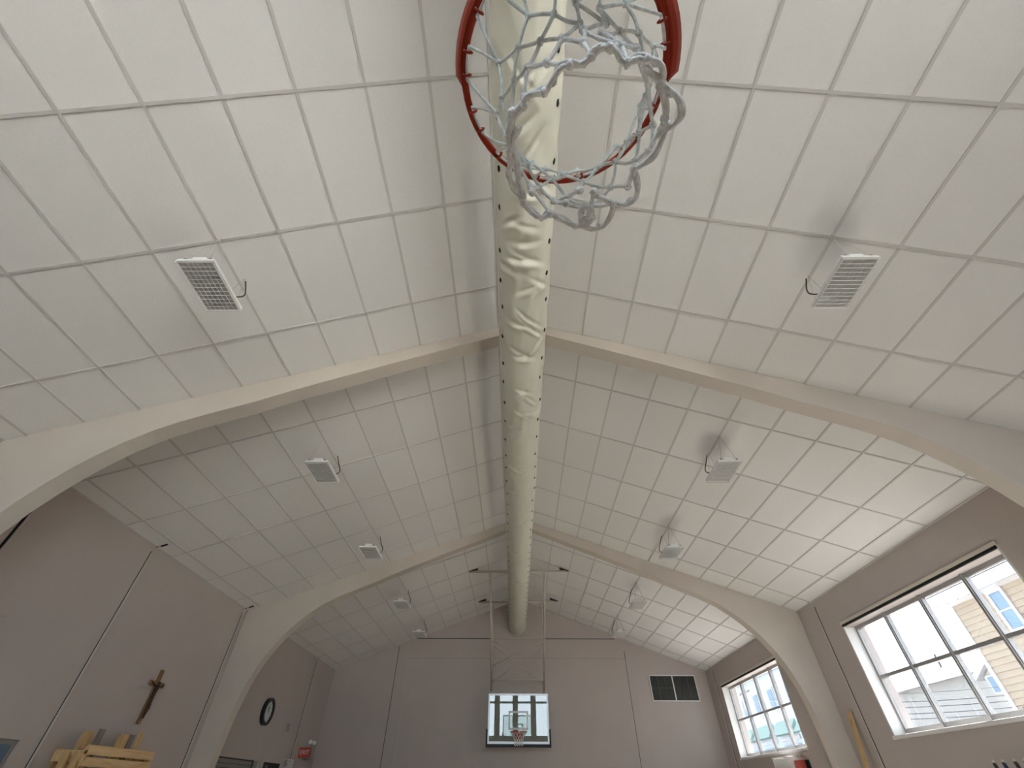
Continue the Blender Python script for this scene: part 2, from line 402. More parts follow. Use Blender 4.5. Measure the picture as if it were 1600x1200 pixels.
for i, x in enumerate(RX):
    t = thing('window_%d' % (3+i), (x, YB, RZ0), kind='structure'); RZ1 = rtop(x); TZ = min(4.78, RZ1-.5)
    fr = MB(); y0, y1 = YB-.20, YB-.14; e = .04
    for (a, b, c, d) in ((x, x+e, RZ0, RZ1), (x+RWD-e, x+RWD, RZ0, RZ1), (x, x+RWD, RZ0, RZ0+e), (x, x+RWD, RZ1-e, RZ1), (x, x+RWD, TZ, TZ+.12)):
        fr.box(a, b, y0, y1, c, d)
    fr.obj('window_frame', M['alu'], t)
    for (c, d) in ((RZ0+e, TZ), (TZ+.12, RZ1-e)): MB().box(x+e, x+RWD-e, YB-.175, YB-.170, c, d).obj('window_pane', M['rglass'], t)

# ------------------------------------------------------------ basketball hoops
def net_tubes(mb, cords, r, seg=4, n=6):
    for c in cords: mb.tube(spline(c, seg), r, n)

# near hoop: rim seen from below, net with traced knots
RC = Vector((-.007, .246, 3.05)); RR = .2375
near = thing('basketball_hoop', (RC.x, RC.y, RC.z), 'orange rim with white rope net hanging right overhead', 'basketball hoop')
rim = MB().tube([RC+Vector((RR*math.cos(a), RR*math.sin(a), 0)) for a in [2*PI*k/72 for k in range(72)]], .0088, 10, True)
rim.obj('rim', M['orange'], near, smooth=True)
# wrap-around brace under the rear half of the ring
br = MB(); V = []; F = []; K = 40
sec = [(.2425,-.004),(.250,-.006),(.263,.004),(.275,.020),(.273,.030),(.255,.016),(.2425,.006)]
a0, a1 = math.radians(176), math.radians(363)
for i in range(K+1):
    a = a0+(a1-a0)*i/K
    wfac = 0.55+.45*max(0, min(1, (math.cos(a)+1)/2))
    endf = min(1, i/.7, (K-i)/.7)
    for (r, z) in sec:
        rr = .2425+(r-.2425)*wfac*(.35+.65*endf)
        V.append(RC+Vector((rr*math.cos(a), rr*math.sin(a), z)))
n = len(sec)
for i in range(K):
    for k in range(n): F.append((i*n+k, i*n+(k+1) % n, (i+1)*n+(k+1) % n, (i+1)*n+k))
F += [tuple(range(n)), tuple(K*n+k for k in range(n-1, -1, -1))]
br.add(V, F); br.obj('rim_brace', M['orange'], near, smooth=False)
pl = MB(); pl.box(-.14, .126, -.20, -.185, 2.93, 3.09); pl.box(-.12, .106, -.20, .02, 3.045, 3.065); pl.obj('rim_bracket', M['orange'], near)
# net
def zm(x, y): return 690+x/3.243, y/3.243
def rowz(k): return 3.05-(.0, .10, .19, .275, .345, .40)[k]
RAD = (.2375, .176, .153, .137, .134, .128)
knots = {}
for k in range(1, 6):
    for i in range(12):
        a = math.radians(-150+30*i+(15 if k % 2 else 0)+random.uniform(-4, 4))
        r = RAD[k]*random.uniform(.97, 1.03)
        knots[(k, i)] = RC+Vector((r*math.cos(a), r*math.sin(a), rowz(k)-3.05+random.uniform(-.008, .008)))
def setk(k, i, x, y):
    u, v = zm(x, y); knots[(k, i)] = at_z(u, v, rowz(k))
# index i counts from -150 degrees anticlockwise
setk(1, 0, 440, 80); setk(1, 11, 290, 318); setk(1, 10, 278, 572); setk(1, 4, 1075, 235); setk(1, 3, 930, 20); setk(1, 9, 345, 740)
setk(2, 0, 390, 240); setk(2, 1, 570, 70); setk(2, 11, 305, 490); setk(2, 3, 800, 42); setk(2, 4, 1000, 170)
setk(3, 0, 500, 210); setk(3, 1, 700, 120); setk(3, 11, 370, 410); setk(3, 3, 900, 160)
setk(4, 1, 610, 195); setk(4, 0, 435, 345); setk(4, 11, 355, 570); setk(4, 3, 810, 165); setk(4, 4, 985, 245)
setk(5, 0, 535, 320); setk(5, 1, 720, 215); setk(5, 11, 415, 490); setk(5, 3, 915, 235); setk(5, 4, 1030, 330)
cords = []; knot_pts = []
hooks = {}
for i in range(12):
    hooks[i] = [RC+Vector(((RR-.007)*math.cos(a), (RR-.007)*math.sin(a), -.011)) for a in (math.radians(-142+30*i-8), math.radians(-142+30*i), math.radians(-142+30*i+8))]
def sag(a, b, d=.004):
    m_ = (a+b)/2+Vector((random.uniform(-1, 1)*.003, random.uniform(-1, 1)*.003, -d)); return [a, m_, b]
for i in range(12):
    cords.append(sag(hooks[i][2], knots[(1, i)], .003)); cords.append(sag(hooks[(i+1) % 12][0], knots[(1, i)], .003)); cords.append(hooks[i])
    # rows: odd row knot i sits between even row knots i and i+1
for k in range(1, 5):
    for i in range(12):
        if k % 2: cords.append(sag(knots[(k, i)], knots[(k+1, i)])); cords.append(sag(knots[(k, i)], knots[(k+1, (i+1) % 12)]))
        else: cords.append(sag(knots[(k, i)], knots[(k+1, i)])); cords.append(sag(knots[(k, i)], knots[(k+1, (i-1) % 12)]))
net = MB(); net_tubes(net, cords, .0034)
for p in knots.values(): net.ball(p, .0074, 7, 5, (1.0, 1.0, 1.25))
for i in range(12):
    for da in (-5.5, 5.5):
        a = math.radians(-142+30*i+da); c0 = RC+Vector((RR*math.cos(a), RR*math.sin(a), 0)); rd = Vector((math.cos(a), math.sin(a), 0))
        MB().tube(spline([c0-rd*.004+Vector((0,0,-.007)), c0-rd*.013+Vector((0,0,-.006)), c0-rd*.016+Vector((0,0,-.013)), c0-rd*.009+Vector((0,0,-.019)), c0+rd*.001+Vector((0,0,-.015)), c0+rd*.002+Vector((0,0,-.008))], 3), .0028, 6).obj('net_hook', M['orange'], near, smooth=True)
# loose bottom loops, doubled cord: traced where they hang
def zq(x, y): return 760+x/6.316, 180+y/6.316
LOW = 2.585
def trace(pts, f, z0=LOW, z1=None):
    z1 = z0 if z1 is None else z1; n_ = len(pts)
    return [at_z(*f(x, y), z0+(z1-z0)*i/max(1, n_-1)) for i, (x, y) in enumerate(pts)]
loops = [
 trace([(345,640),(370,590),(412,540),(420,500),(455,478),(520,468),(560,410),(600,350),(650,330),(715,322),(760,285),(800,250),(850,240),(885,262),(905,300),(940,318),(985,302),(1040,300),(1090,312),(1122,352),(1110,420)], zm),
 trace([(1030,330),(1060,370),(1105,415),(1150,455),(1190,490),(1212,545),(1205,600),(1165,640),(1112,662)], zm),
 trace([(1110,420),(1120,480),(1135,560),(1130,650),(1120,700),(1075,780),(1010,838),(975,857)], zm),
 trace([(975,857),(982,900),(992,970),(975,1015),(930,1040),(880,1030),(800,1000),(770,970)], zm),
 trace([(870,1030),(862,1075),(835,1130),(800,1155),(760,1160),(720,1140)], zm),
 trace([(355,570),(345,640),(338,700),(345,760),(345,830),(345,900),(365,960),(408,995)], zm),
 trace([(385,650),(360,700),(362,760),(378,830),(392,900),(405,960),(408,1000)], zm),
 trace([(408,995),(425,1040),(465,1085),(500,1102),(540,1090),(552,1080)], zm),
 trace([(552,1078),(590,1105),(640,1130),(690,1145),(735,1135),(765,1105),(755,1075)], zm),
 trace([(720,1130),(705,1100),(705,1070),(730,1050),(750,1065),(752,1090),(735,1110)], zm, LOW-.004, LOW-.012),
]
mo = MB()
for i, c in enumerate(loops):
    c = spline(c, 4)
    mo.tube(c, .0047, 7)
    # second strand twisting beside the first
    tw = []
    for j, p in enumerate(c):
        ph = j*.55+i; tw.append(p+Vector((.0048*math.cos(ph), .0048*math.sin(ph), .004*math.sin(ph*1.3)+.003)))
    mo.tube(tw, .0037, 6)
# strands from the traced loops up to the mesh
def up(q, f, k, i): return [at_z(*f(*q), LOW), (at_z(*f(*q), LOW)+knots[(k, i)])/2+Vector((0,0,-.004)), knots[(k, i)]]
for (q, k, i) in (((355,570),4,11),((412,540),5,11),((520,468),5,11),((650,330),5,0),((760,285),5,1),((850,240),5,2),((940,318),5,3),((1040,300),5,4),((1110,420),5,4),((1112,662),5,5),((975,857),5,6),((1130,600),5,5),((770,970),5,7),((870,1030),5,7),((700,965),5,8),((630,1030),5,8),((552,1080),5,9),((460,975),5,9),((408,995),5,10),((345,760),5,10),((755,1060),5,8)):
    p = up(q, zm, k, i); net.tube(spline(p, 4), .0037, 6); mo.ball(at_z(*zm(*q), LOW), .0075, 7, 5)
net_o = net.obj('net', M['rope'], near, smooth=True)
mo.obj('net_mouth', M['rope'], near, smooth=True)
# backboard and arms of the near hoop (behind the viewpoint)
def backboard(root, x0, x1, y, z0, z1, tilt, back):
    """Glass board with frame and markings; back = +1 when its rear faces +y."""
    e = .05; h = (z0+z1)/2; T = Matrix.Translation((0, y, z0)) @ Matrix.Rotation(tilt, 4, 'X') @ Matrix.Translation((0, -y, -z0))
    def tr(mb): mb.v = [tuple(T @ Vector(q)) for q in mb.v]; return mb
    def yy(a, b): return (y+back*a, y+back*b) if back > 0 else (y+back*b, y+back*a)
    fr = MB()
    for (a, b, c, d) in ((x0, x0+e, z0, z1), (x1-e, x1, z0, z1), (x0+e, x1-e, z1-e, z1), (x0+e, x1-e, z0, z0+e*1.3)): fr.box(a, b, *yy(-.012, .05), c, d)
    tr(fr).obj('board_frame', M['alu2'], root)
    tr(MB().box(x0+e*.6, x1-e*.6, *yy(0, .012), z0+e, z1-e*.6)).obj('glass_board', M['bglass'], root)
    mk = MB(); cx = (x0+x1)/2; q0, q1 = z0+.34, z0+.80; t = .05
    for (a, b, c, d) in ((cx-.305, cx-.305+t, q0, q1), (cx+.305-t, cx+.305, q0, q1), (cx-.305, cx+.305, q1-t, q1), (cx-.305, cx+.305, q0, q0+t)): mk.box(a, b, *yy(-.003, 0), c, d)
    tr(mk).obj('target_square', M['paint'], root)
    pd = MB(); p = .045
    pd.box(x0-p, x1+p, *yy(-.03, .06), z0-.07, z0+.005); pd.box(x0-p, x0+.004, *yy(-.03, .06), z0-.07, z0+.36); pd.box(x1-.004, x1+p, *yy(-.03, .06), z0-.07, z0+.36)
    tr(pd).obj('edge_padding', M['pad'], root)
backboard(near, -.94, .92, -.205, 2.88, 4.09, 0, -1)
for x in (-.6, .6):
    for z in (3.05, 3.9): MB().tube([(x, -.26, z), (x, YB, z)], .03, 10).obj('wall_arm', M['steel'], near, smooth=True)

# far hoop hung from the ceiling
far = thing('basketball_hoop', (-.06, 16.9, 2.9), 'glass backboard with red rim hung in front of the far wall', 'basketball hoop')
BY = 16.85; TILT = math.radians(2.2)
backboard(far, -.995, .885, BY, 2.90, 4.145, TILT, 1)
fc = Vector((-.05, BY-.40, 3.16)); fr_ = .2375
MB().tube([fc+Vector((fr_*math.cos(a), fr_*math.sin(a), 0)) for a in [2*PI*k/40 for k in range(40)]], .011, 8, True).obj('rim', M['orange'], far, smooth=True)
b = MB(); b.box(fc.x-.13, fc.x+.13, BY-.02, BY-.003, fc.z-.14, fc.z+.03); b.box(fc.x-.13, fc.x+.13, BY-.17, BY-.01, fc.z-.02, fc.z); b.prism([(BY-.02, fc.z-.12), (BY-.02, fc.z-.02), (BY-.15, fc.z-.02)], 'x', fc.x-.12, fc.x-.11); b.prism([(BY-.02, fc.z-.12), (BY-.02, fc.z-.02), (BY-.15, fc.z-.02)], 'x', fc.x+.11, fc.x+.12)
b.obj('rim_bracket', M['orange'], far)
fn = MB(); zz = [0, -.07, -.14, -.20, -.26, -.32]; rr = [.232, .18, .155, .135, .125, .13]
P = {}
for k in range(6):
    for i in range(12):
        a = math.radians(30*i+(15 if k % 2 else 0)); P[(k, i)] = fc+Vector((rr[k]*math.cos(a), rr[k]*math.sin(a), zz[k]))
for k in range(5):
    for i in range(12):
        fn.tube([P[(k, i)], P[(k+1, i)]], .0038, 4); fn.tube([P[(k, i)], P[(k+1, (i-1) % 12 if k % 2 == 0 else (i+1) % 12)]], .0038, 4)
fn.obj('net', M['rope'], far)
XL, XR_ = -.925, .765
def pipe(a, b, r, name, mat_='steel', n=10): return MB().tube([a, b], r, n).obj(name, M[mat_], far, smooth=True)
for x in (XL, XR_):
    pipe((x, 16.10, 6.66), (x+.01, 16.955, 4.02), .030, 'mast')
    pipe((x+(.035 if x < 0 else -.035), 13.20, 6.63), (x+.01, 16.90, 4.22), .030, 'brace')
    MB().box(x-.05, x+.07, 16.90, 17.0, 3.0, 4.10).obj('board_arm', M['steel'], far)
    MB().tube([(x+.01, 16.42, 5.67), (x+.01, 16.46, 5.56)], .05, 10).obj('pipe_collar', M['steel'], far)
    MB().tube([(x+.01, 16.90, 4.22), (x+.01, 16.93, 4.12)], .055, 10).obj('pipe_collar', M['steel'], far)
def mast(z): t = (6.66-z)/(6.66-4.02); return 16.10+t*(16.955-16.10)
pipe((XL, mast(5.62), 5.62), (XR_, mast(5.62), 5.62), .022, 'cross_bar'); pipe((XL, mast(4.50), 4.50), (XR_, mast(4.50), 4.50), .022, 'cross_bar')
pipe((XL, mast(5.45), 5.45), (XR_, mast(4.42), 4.42), .016, 'diagonal_bar'); pipe((XR_, mast(5.45)+.035, 5.45), (XL, mast(4.42)+.035, 4.42), .016, 'diagonal_bar')
pipe((XL, mast(5.38)-.22, 5.50), (XR_, mast(4.9)-.1, 4.86), .012, 'diagonal_bar'); pipe((XR_, mast(5.38)-.22, 5.50), (XL, mast(4.9)-.1, 4.86), .012, 'diagonal_bar')
for (y, z, x0, x1) in ((13.20, 6.63, -1.50, 1.42), (16.10, 6.66, -1.40, 1.30)):
    pipe((x0, y, z), (x1, y, z), .034, 'ceiling_beam')
    for x, sx in ((x0, 1), (x1, -1)):
        MB().add([(x-.02*sx, y-.05, zc(x)-.02), (x+.24*sx, y-.05, zc(x)+.025), (x+.24*sx, y-.05, zc(x+.24*sx)-.005), (x-.02*sx, y-.05, zc(x)-.005),
                  (x-.02*sx, y+.03, zc(x)-.02), (x+.24*sx, y+.03, zc(x)+.03), (x+.24*sx, y+.03, zc(x+.24*sx)-.005), (x-.02*sx, y+.03, zc(x)-.005)],
                 [(0,1,2,3),(7,6,5,4),(0,4,5,1),(1,5,6,2),(2,6,7,3),(3,7,4,0)]).obj('ceiling_bracket', M['bronze'], far)

# ------------------------------------------------------------ fabric duct along the ridge
duct = thing('air_duct', (-.05, 7, 6.24), 'long pale green wrinkled fabric air duct hanging under the ridge', 'duct')
NY, NT = 1200, 96; Y0, Y1 = -1.9, 17.42
def duct_c(y): return Vector((-.028-.042*max(0, (y-3)/14), y, 6.24))
FOLDS = [(2.15,.0,.8),(2.55,-.25,1.0),(2.72,.2,.9),(3.35,-.1,1.1),(3.83,.25,.9),(4.65,-.05,1.0),(5.0,.3,.8),(5.35,-.3,.6),(6.5,.1,.9),(6.75,-.25,.6),(7.3,.0,.5),(8.6,.2,.4),(10.2,-.2,.4),(12.1,.1,.4),(1.75,.2,.9),(1.3,-.3,.8),(.9,.2,.7)]
random.seed(3)
FL = []
for (yf, th, amp) in FOLDS:
    for q in range(3):
        FL.append((yf+random.uniform(-.12, .12), th+random.uniform(-.5, .5), amp*random.uniform(.5, 1), random.uniform(-1.1, 1.1), random.uniform(.25, .55)))
def duct_r(th, y):
    """th: angle from straight down, + to the right."""
    r = .300 + .010*noise.noise(Vector((th*1.2, y*.9, 3)))
    big = max(0, 1-max(0, y-5)/6)
    r += (.013*big+.003)*noise.noise(Vector((th*2.0, y*2.6, 7.1)))
    r += .011*big*(1-abs(noise.noise(Vector((th*1.4+y*.9, y*2.1-th*.8, 1.7)))*2.4))
    for (yf, t0, amp, sl, ln) in FL:
        dt = th-t0
        if abs(dt) < 1.0 and abs(y-yf) < .7:
            d = (y-yf)-sl*dt*.33; along = math.exp(-(dt/ln)**2)
            r += amp*along*(.024*math.exp(-((d-.035)/.040)**2)-.032*math.exp(-((d+.03)/.028)**2))
    if y > 16.3: r *= 1-.05*math.exp(-((y-16.35)/.1)**2)
    return r
HOLE_T = math.radians(57)
mb = MB(); V = []; F = []
for i in range(NY+1):
    y = Y0+(Y1-Y0)*i/NY; c = duct_c(y)
    for k in range(NT):
        th = -PI+2*PI*k/NT; r = duct_r(th, y)
        pinch = 1+.03*math.exp(-((abs(th)-HOLE_T-.1)/.18)**2)*math.sin(y*14.6)
        V.append((c.x+r*pinch*math.sin(th), y, c.z-r*pinch*math.cos(th)))
for i in range(NY):
    for k in range(NT): F.append((i*NT+k, i*NT+(k+1) % NT, (i+1)*NT+(k+1) % NT, (i+1)*NT+k))
F += [tuple(range(NT)), tuple(NY*NT+k for k in range(NT-1, -1, -1))]
mb.add(V, F); mb.obj('duct_sleeve', M['duct'], duct, smooth=True)
hole_me = MB().disc((0,0,0), Vector((1,0,0)), Vector((0,1,0)), .021, .031, .004, 12).mesh('outlet_hole', M['hole'])
for sgn in (-1, 1):
    y = .22
    while y < 16.2:
        th = sgn*(HOLE_T+random.uniform(-.05, .05)); c = duct_c(y)
        r = duct_r(th, y)*(1+.03*math.exp(-((abs(th)-HOLE_T-.1)/.18)**2)*math.sin(y*14.6))+.001
        nrm = Vector((math.sin(th), 0, -math.cos(th)))
        ay = Vector((0,1,0)); ax = ay.cross(nrm)
        o = bpy.data.objects.new('outlet_hole', hole_me); COL.objects.link(o); o.parent = duct
        o.location = Vector((c.x, y, c.z))+nrm*(r-.002)-duct.location
        o.rotation_euler = Matrix((ax, ay, nrm)).transposed().to_euler()
        y += random.choice((.37, .43, .47)) if y < 8 else .42
for i in range(9):
    y = -.6+2.15*i; c = duct_c(y)
    MB().tube([(c.x, y, c.z+.29), (0, y, ZR-.004)], .006, 6).obj('hanger_cable', M['wire'], duct)
MB().ring((duct_c(17.42).x, 17.40, 6.24), Vector((1,0,0)), Vector((0,0,-1)), .25, .302, .03, 40).obj('end_collar', M['duct'], duct)
MB().disc((duct_c(17.43).x, 17.41, 6.24), Vector((1,0,0)), Vector((0,0,-1)), .27, .27, .13, 40).obj('end_stub', M['duct'], duct)

# ------------------------------------------------------------ caged lights in two rows
def make_light(label, side, group):
    t = thing('ceiling_light', (0,0,0), label, 'light', group)
    hx, hy = .178, .29
    MB().box(-hx, hx, -hy, hy, .012, .046).obj('housing', M['white'], t, bevel=.004)
    MB().box(-.065, .065, -hy*.96, hy*.5, .046, .095).obj('driver_box', M['white'], t, bevel=.006)
    MB().box(-hx+.012, hx-.012, -hy+.012, hy-.012, .006, .0125).obj('lens', M['lens'], t)
    g = MB()
    for i in range(13): y = -hy+.01+(2*hy-.02)*i/12; g.tube([(-hx, y, -.012), (hx, y, -.012)], .0028, 5)
    for i in range(8): x = -hx+.01+(2*hx-.02)*i/7; g.tube([(x, -hy, -.010), (x, hy, -.010)], .0021 if side < 0 else .0010, 5)
    for x in (-hx, hx): g.tube([(x, -hy, -.012), (x, hy, -.012)], .004, 6)
    for y in (-hy, hy): g.tube([(-hx, y, -.012), (hx, y, -.012)], .004, 6)
    for x in (-hx, hx):
        for y in (-hy, 0, hy): g.tube([(x, y, -.012), (x, y, .03)], .003, 5)
    g.obj('wire_guard', M['wire'], t)
    hookx = -side*.0+(.02 if side > 0 else -.02)*1.0
    zt = zc(3.2+.02)-5.50
    zt = (ZR-TA*3.2)-5.50-.005
    for y in (-hy, hy):
        for x in (-.12, .12): MB().tube([(x, y*.97, .046), (0, y*.86, zt)], .0026, 5).obj('hanger_wire', M['steel'], t)
        MB().ball((0, y*.86, zt), .010, 6, 4).obj('ceiling_clip', M['steel'], t)
        for x in (-.12, .12): MB().box(x-.012, x+.012, y*.97-.006, y*.97+.006, .046, .062).obj('wire_clip', M['cord'], t)
    ex = -side*hx
    cz = zc(3.2+side*0-.17)-5.50
    MB().tube(spline([(-side*.06, .16, .09), (-side*.13, .19, .10), (-side*.165, .22, .15), (-side*.14, .25, .24), (-side*.08, .28, .36), (-side*.03, .26, zt-.02)], 5), .0075, 6).obj('power_cord', M['cord'], t)
    return t
ORD = ['nearest', 'second', 'third', 'fourth', 'farthest']
WHERE = ['overhead beside the rim', 'just past the first arch', 'just before the second arch', 'just past the second arch', 'close to the far wall']
def copy_tree(o, parent=None):
    c = o.copy(); COL.objects.link(c); c.parent = parent
    for ch in list(o.children): copy_tree(ch, c)
    return c
for side, nm in ((-1, 'left'), (1, 'right')):
    proto = None
    for i, y in enumerate((2.46, 5.93, 9.10, 12.57, 15.53)):
        lab = 'white caged high-bay light, %s of the %s row, %s' % (ORD[i], nm, WHERE[i])
        g = 'caged lights under the %s ceiling' % nm
        if proto is None: t = proto = make_light(lab, side, g)
        else: t = copy_tree(proto); tag(t, lab)
        t.location = (-3.20 if side < 0 else 3.16, y, 5.50 if side < 0 else 5.514)

# ------------------------------------------------------------ conduits running up the side walls
def conduit(x, y, z0, label, r=.013, gap=True, dark=.005):
    s_ = 1 if x > 0 else -1
    t = thing('wall_conduit', (x, y, z0), label, 'conduit', 'painted conduits on the side walls')
    zt = zc(x)
    MB().tube(spline([(x, y, z0), (x, y, 2.5), (x, y, zt-.35), (x, y, zt-.12), (x-s_*.02, y+.02, zt-.05), (x-s_*.05, y+.04, zc(x-s_*.05)+.0)], 5), r, 8).obj('pipe', M['conduit'], t, smooth=True)
    MB().box(min(s_*(W-.010), s_*W), max(s_*(W-.010), s_*W), y-r-dark, y-r+.002, z0, zt-.10).obj('painted_shadow_line', M['black'], t)  # black strip on the wall stands in for the pipe's shadow line
    if gap:
        ax_ = Vector((s_*CA, 0, -SA)); az_ = Vector((s_*SA, 0, CA))
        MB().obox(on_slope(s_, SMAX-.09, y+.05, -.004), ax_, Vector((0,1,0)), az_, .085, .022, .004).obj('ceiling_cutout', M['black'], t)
WX = W-.018
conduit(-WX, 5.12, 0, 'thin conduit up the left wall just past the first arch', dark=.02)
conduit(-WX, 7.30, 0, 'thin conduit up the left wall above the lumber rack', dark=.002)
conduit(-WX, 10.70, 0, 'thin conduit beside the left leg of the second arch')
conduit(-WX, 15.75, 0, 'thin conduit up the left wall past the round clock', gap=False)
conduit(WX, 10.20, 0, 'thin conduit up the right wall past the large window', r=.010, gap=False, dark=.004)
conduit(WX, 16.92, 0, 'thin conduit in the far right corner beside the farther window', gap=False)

# ------------------------------------------------------------ things on the left wall
t = thing('wall_clock', (-W, 13.40, 3.28), 'round black-rimmed clock with pale face on the left wall', 'clock')
X, Y, Z = Vector((1,0,0)), Vector((0,1,0)), Vector((0,0,1)); cc = Vector((-W, 13.40, 3.28))
MB().ring(cc, Y, Z, .215, .275, .085, 40).obj('rim', M['clockrim'], t, smooth=False)
MB().disc(cc, Y, Z, .222, .222, .045, 40).obj('face', M['clockface'], t)
MB().obox(cc+Vector((.05, .01, .06)), X, Y, Z, .002, .006, .085).obj('minute_hand', M['clockrim'], t)
MB().obox(cc+Vector((.052, -.01, .035)), X, (Y*.98+Z*.2).normalized(), (Z*.98-Y*.2).normalized(), .002, .008, .055).obj('hour_hand', M['clockrim'], t)
tk = MB()
for k in range(12): a = 2*PI*k/12; tk.obox(cc+Vector((.047, .19*math.sin(a), .19*math.cos(a))), X, (Y*math.cos(a)-Z*math.sin(a)), (Z*math.cos(a)+Y*math.sin(a)), .002, .005, .016)
tk.obj('hour_marks', M['clockrim'], t)

t = thing('crucifix', (-W, 8.95, 3.0), 'dark brown wooden crucifix with small figure on the left wall', 'crucifix')
MB().box(-W, -W+.035, 8.915, 8.985, 2.62, 3.37).obj('upright', M['brownwood'], t, bevel=.006)
MB().box(-W+.005, -W+.040, 8.755, 9.145, 3.13, 3.20).obj('crossbar', M['brownwood'], t, bevel=.006)
# small corpus grown as one skinned figure
def skin_figure(name, verts, edges, radii, material, parent):
    me = bpy.data.meshes.new(name); me.from_pydata([Vector(v)-parent.location for v in verts], edges, [])
    o = bpy.data.objects.new(name, me); COL.objects.link(o); o.parent = parent
    md = o.modifiers.new('skin', 'SKIN'); 
    if not me.skin_vertices:
        bm = bmesh.new(); bm.from_mesh(me); bm.verts.layers.skin.verify(); bm.to_mesh(me); bm.free()
    for i, r in enumerate(radii): me.skin_vertices[0].data[i].radius = (r, r)
    me.skin_vertices[0].data[0].use_root = True
    o.modifiers.new('sub', 'SUBSURF').levels = 1; me.materials.append(material); return o
bx = -W+.058
fv = [(bx,8.95,2.93),(bx,8.95,3.02),(bx,8.95,3.12),(bx,8.95,3.165),(bx+.012,8.945,3.205),(bx,8.90,3.13),(bx-.006,8.83,3.155),(bx-.012,8.765,3.175),(bx,9.0,3.13),(bx-.006,9.07,3.155),(bx-.012,9.135,3.175),(bx+.012,8.94,2.83),(bx,8.945,2.73),(bx,8.945,2.69),(bx+.012,8.965,2.83),(bx,8.957,2.73),(bx,8.957,2.69)]
fe = [(0,1),(1,2),(2,3),(3,4),(2,5),(5,6),(6,7),(2,8),(8,9),(9,10),(0,11),(11,12),(12,13),(0,14),(14,15),(15,16)]
skin_figure('figure', fv, fe, [.028,.024,.033,.012,.022,.014,.010,.008,.014,.010,.008,.018,.012,.010,.018,.012,.010], M['bronze'], t)

# lumber rack: an open bin of boards with planks standing in it
t = thing('lumber_rack', (-W, 7.35, 0), 'pine board rack against the left wall below the crucifix', 'rack')
for y in (7.62, 8.90): MB().box(-5.99, -5.93, y, y+.09, 0, 2.26).obj('post', M['pine'], t, bevel=.004)
for y in (7.62, 8.90): MB().box(-W+.01, -W+.06, y, y+.09, 0, 2.24).obj('post', M['pine'], t, bevel=.004)
MB().box(-5.93, -5.89, 7.58, 9.03, 2.175, 2.275).obj('front_board', M['pineh'], t, bevel=.004)
MB().box(-5.93, -5.89, 7.57, 9.04, 2.055, 2.150).obj('front_board', M['pineh'], t, bevel=.004)
MB().box(-5.93, -5.89, 7.57, 9.04, 1.0, 1.1).obj('front_board', M['pineh'], t, bevel=.004)
for y in (7.60, 8.99):
    MB().box(-W+.03, -5.89, y-.02, y, 2.10, 2.22).obj('side_board', M['pineh'], t, bevel=.004)
    MB().box(-W+.03, -5.89, y-.02, y, 1.0, 1.1).obj('side_board', M['pineh'], t, bevel=.004)
MB().box(-W+.02, -5.93, 7.62, 8.98, .05, .09).obj('bottom_board', M['pineh'], t)
def plank(y0, y1, x, top, m, lab, th=.035):
    o = MB().box(x, x+th, y0, y1, .09, top).obj('plank', M[m], bevel=.004); tag(o, lab, 'plank', 'planks standing in the lumber rack')
plank(7.66, 7.83, -6.14, 2.43, 'pine', 'wide pine plank at the near end of the rack')
plank(7.71, 7.80, -6.20, 2.40, 'pine', 'narrow pine plank behind the wide one at the near end of the rack')
plank(7.90, 8.00, -6.13, 2.47, 'greywood', 'grey weathered plank standing alone in the rack')
plank(8.38, 8.58, -6.15, 2.45, 'pine', 'knotty brown plank in the middle of the rack')
plank(8.62, 8.73, -6.16, 2.46, 'greywood', 'dull narrow plank beside the knotty one in the rack')
plank(8.76, 8.86, -6.12, 2.50, 'pine', 'tallest pale plank at the far end of the rack')
for (y, x, lab) in ((7.49, -5.99, 'dark brown plank leaning outside the near end of the rack'), (7.39, -6.06, 'outermost brown plank leaning at the near end of the rack')):
    o = MB().box(x, x+.05, y, y+.08, 0, 2.20).obj('plank', M['pine'], bevel=.004); tag(o, lab, 'plank', 'planks leaning at the lumber rack')

# doors and shutter in the left wall
def wall_frame(n, y0, y1, z1, kind):
    t = thing('door_%d' % n, (-W, y0, 0), kind='structure'); e = .085
    f = MB(); f.prism([(y0, 0), (y0+e, 0), (y0+e, z1-e), (y1-e, z1-e), (y1-e, 0), (y1, 0), (y1, z1), (y0, z1)], 'x', -W-.002, -W+.035); f.obj('door_frame', M['wall'], t)
    if kind == 'glass':
        MB().box(-W, -W+.014, y0+e, y1-e, 0, z1-e).obj('door_leaf', M['shutter'], t)
        MB().box(-W+.010, -W+.018, y0+e+.10, y1-e-.06, 1.1, z1-e-.05).obj('door_glass', M['hglass'], t)
        MB().ball((-W+.06, y0+e+.06, 1.0), .03, 8, 6).obj('door_knob', M['alu2'], t)
    elif kind == 'shutter':
        MB().box(-W, -W+.010, y0+e, y1-e, 0, z1-e).obj('opening', M['dark'], t)
        k = 0; z = 1.0
        while z < z1-e-.08:
            MB().box(-W+.008, -W+.028, y0+e+.01, y1-e-.30, z, z+.066).obj('shutter_slat', M['shutter'], t); z += .075
        MB().box(-W+.008, -W+.030, y1-e-.285, y1-e-.25, 1.0, z1-e).obj('guide_rail', M['cord'], t)
        MB().box(-W+.008, -W+.022, y1-e-.24, y1-e, 1.0, z1-e).obj('side_panel', M['greybox'], t)
    else:
        MB().box(-W, -W+.012, y0+e, y1-e, 0, z1-e).obj('door_leaf', M['dark'], t)
        MB().box(-W+.010, -W+.020, y0+e+.25, y0+e+.30, .2, z1-e-.05).obj('door_stile', M['shutter'], t)
        MB().ball((-W+.06, y1-e-.08, 1.0), .03, 8, 6).obj('door_knob', M['alu2'], t)
wall_frame(1, 6.02, 7.03, 2.36, 'glass')
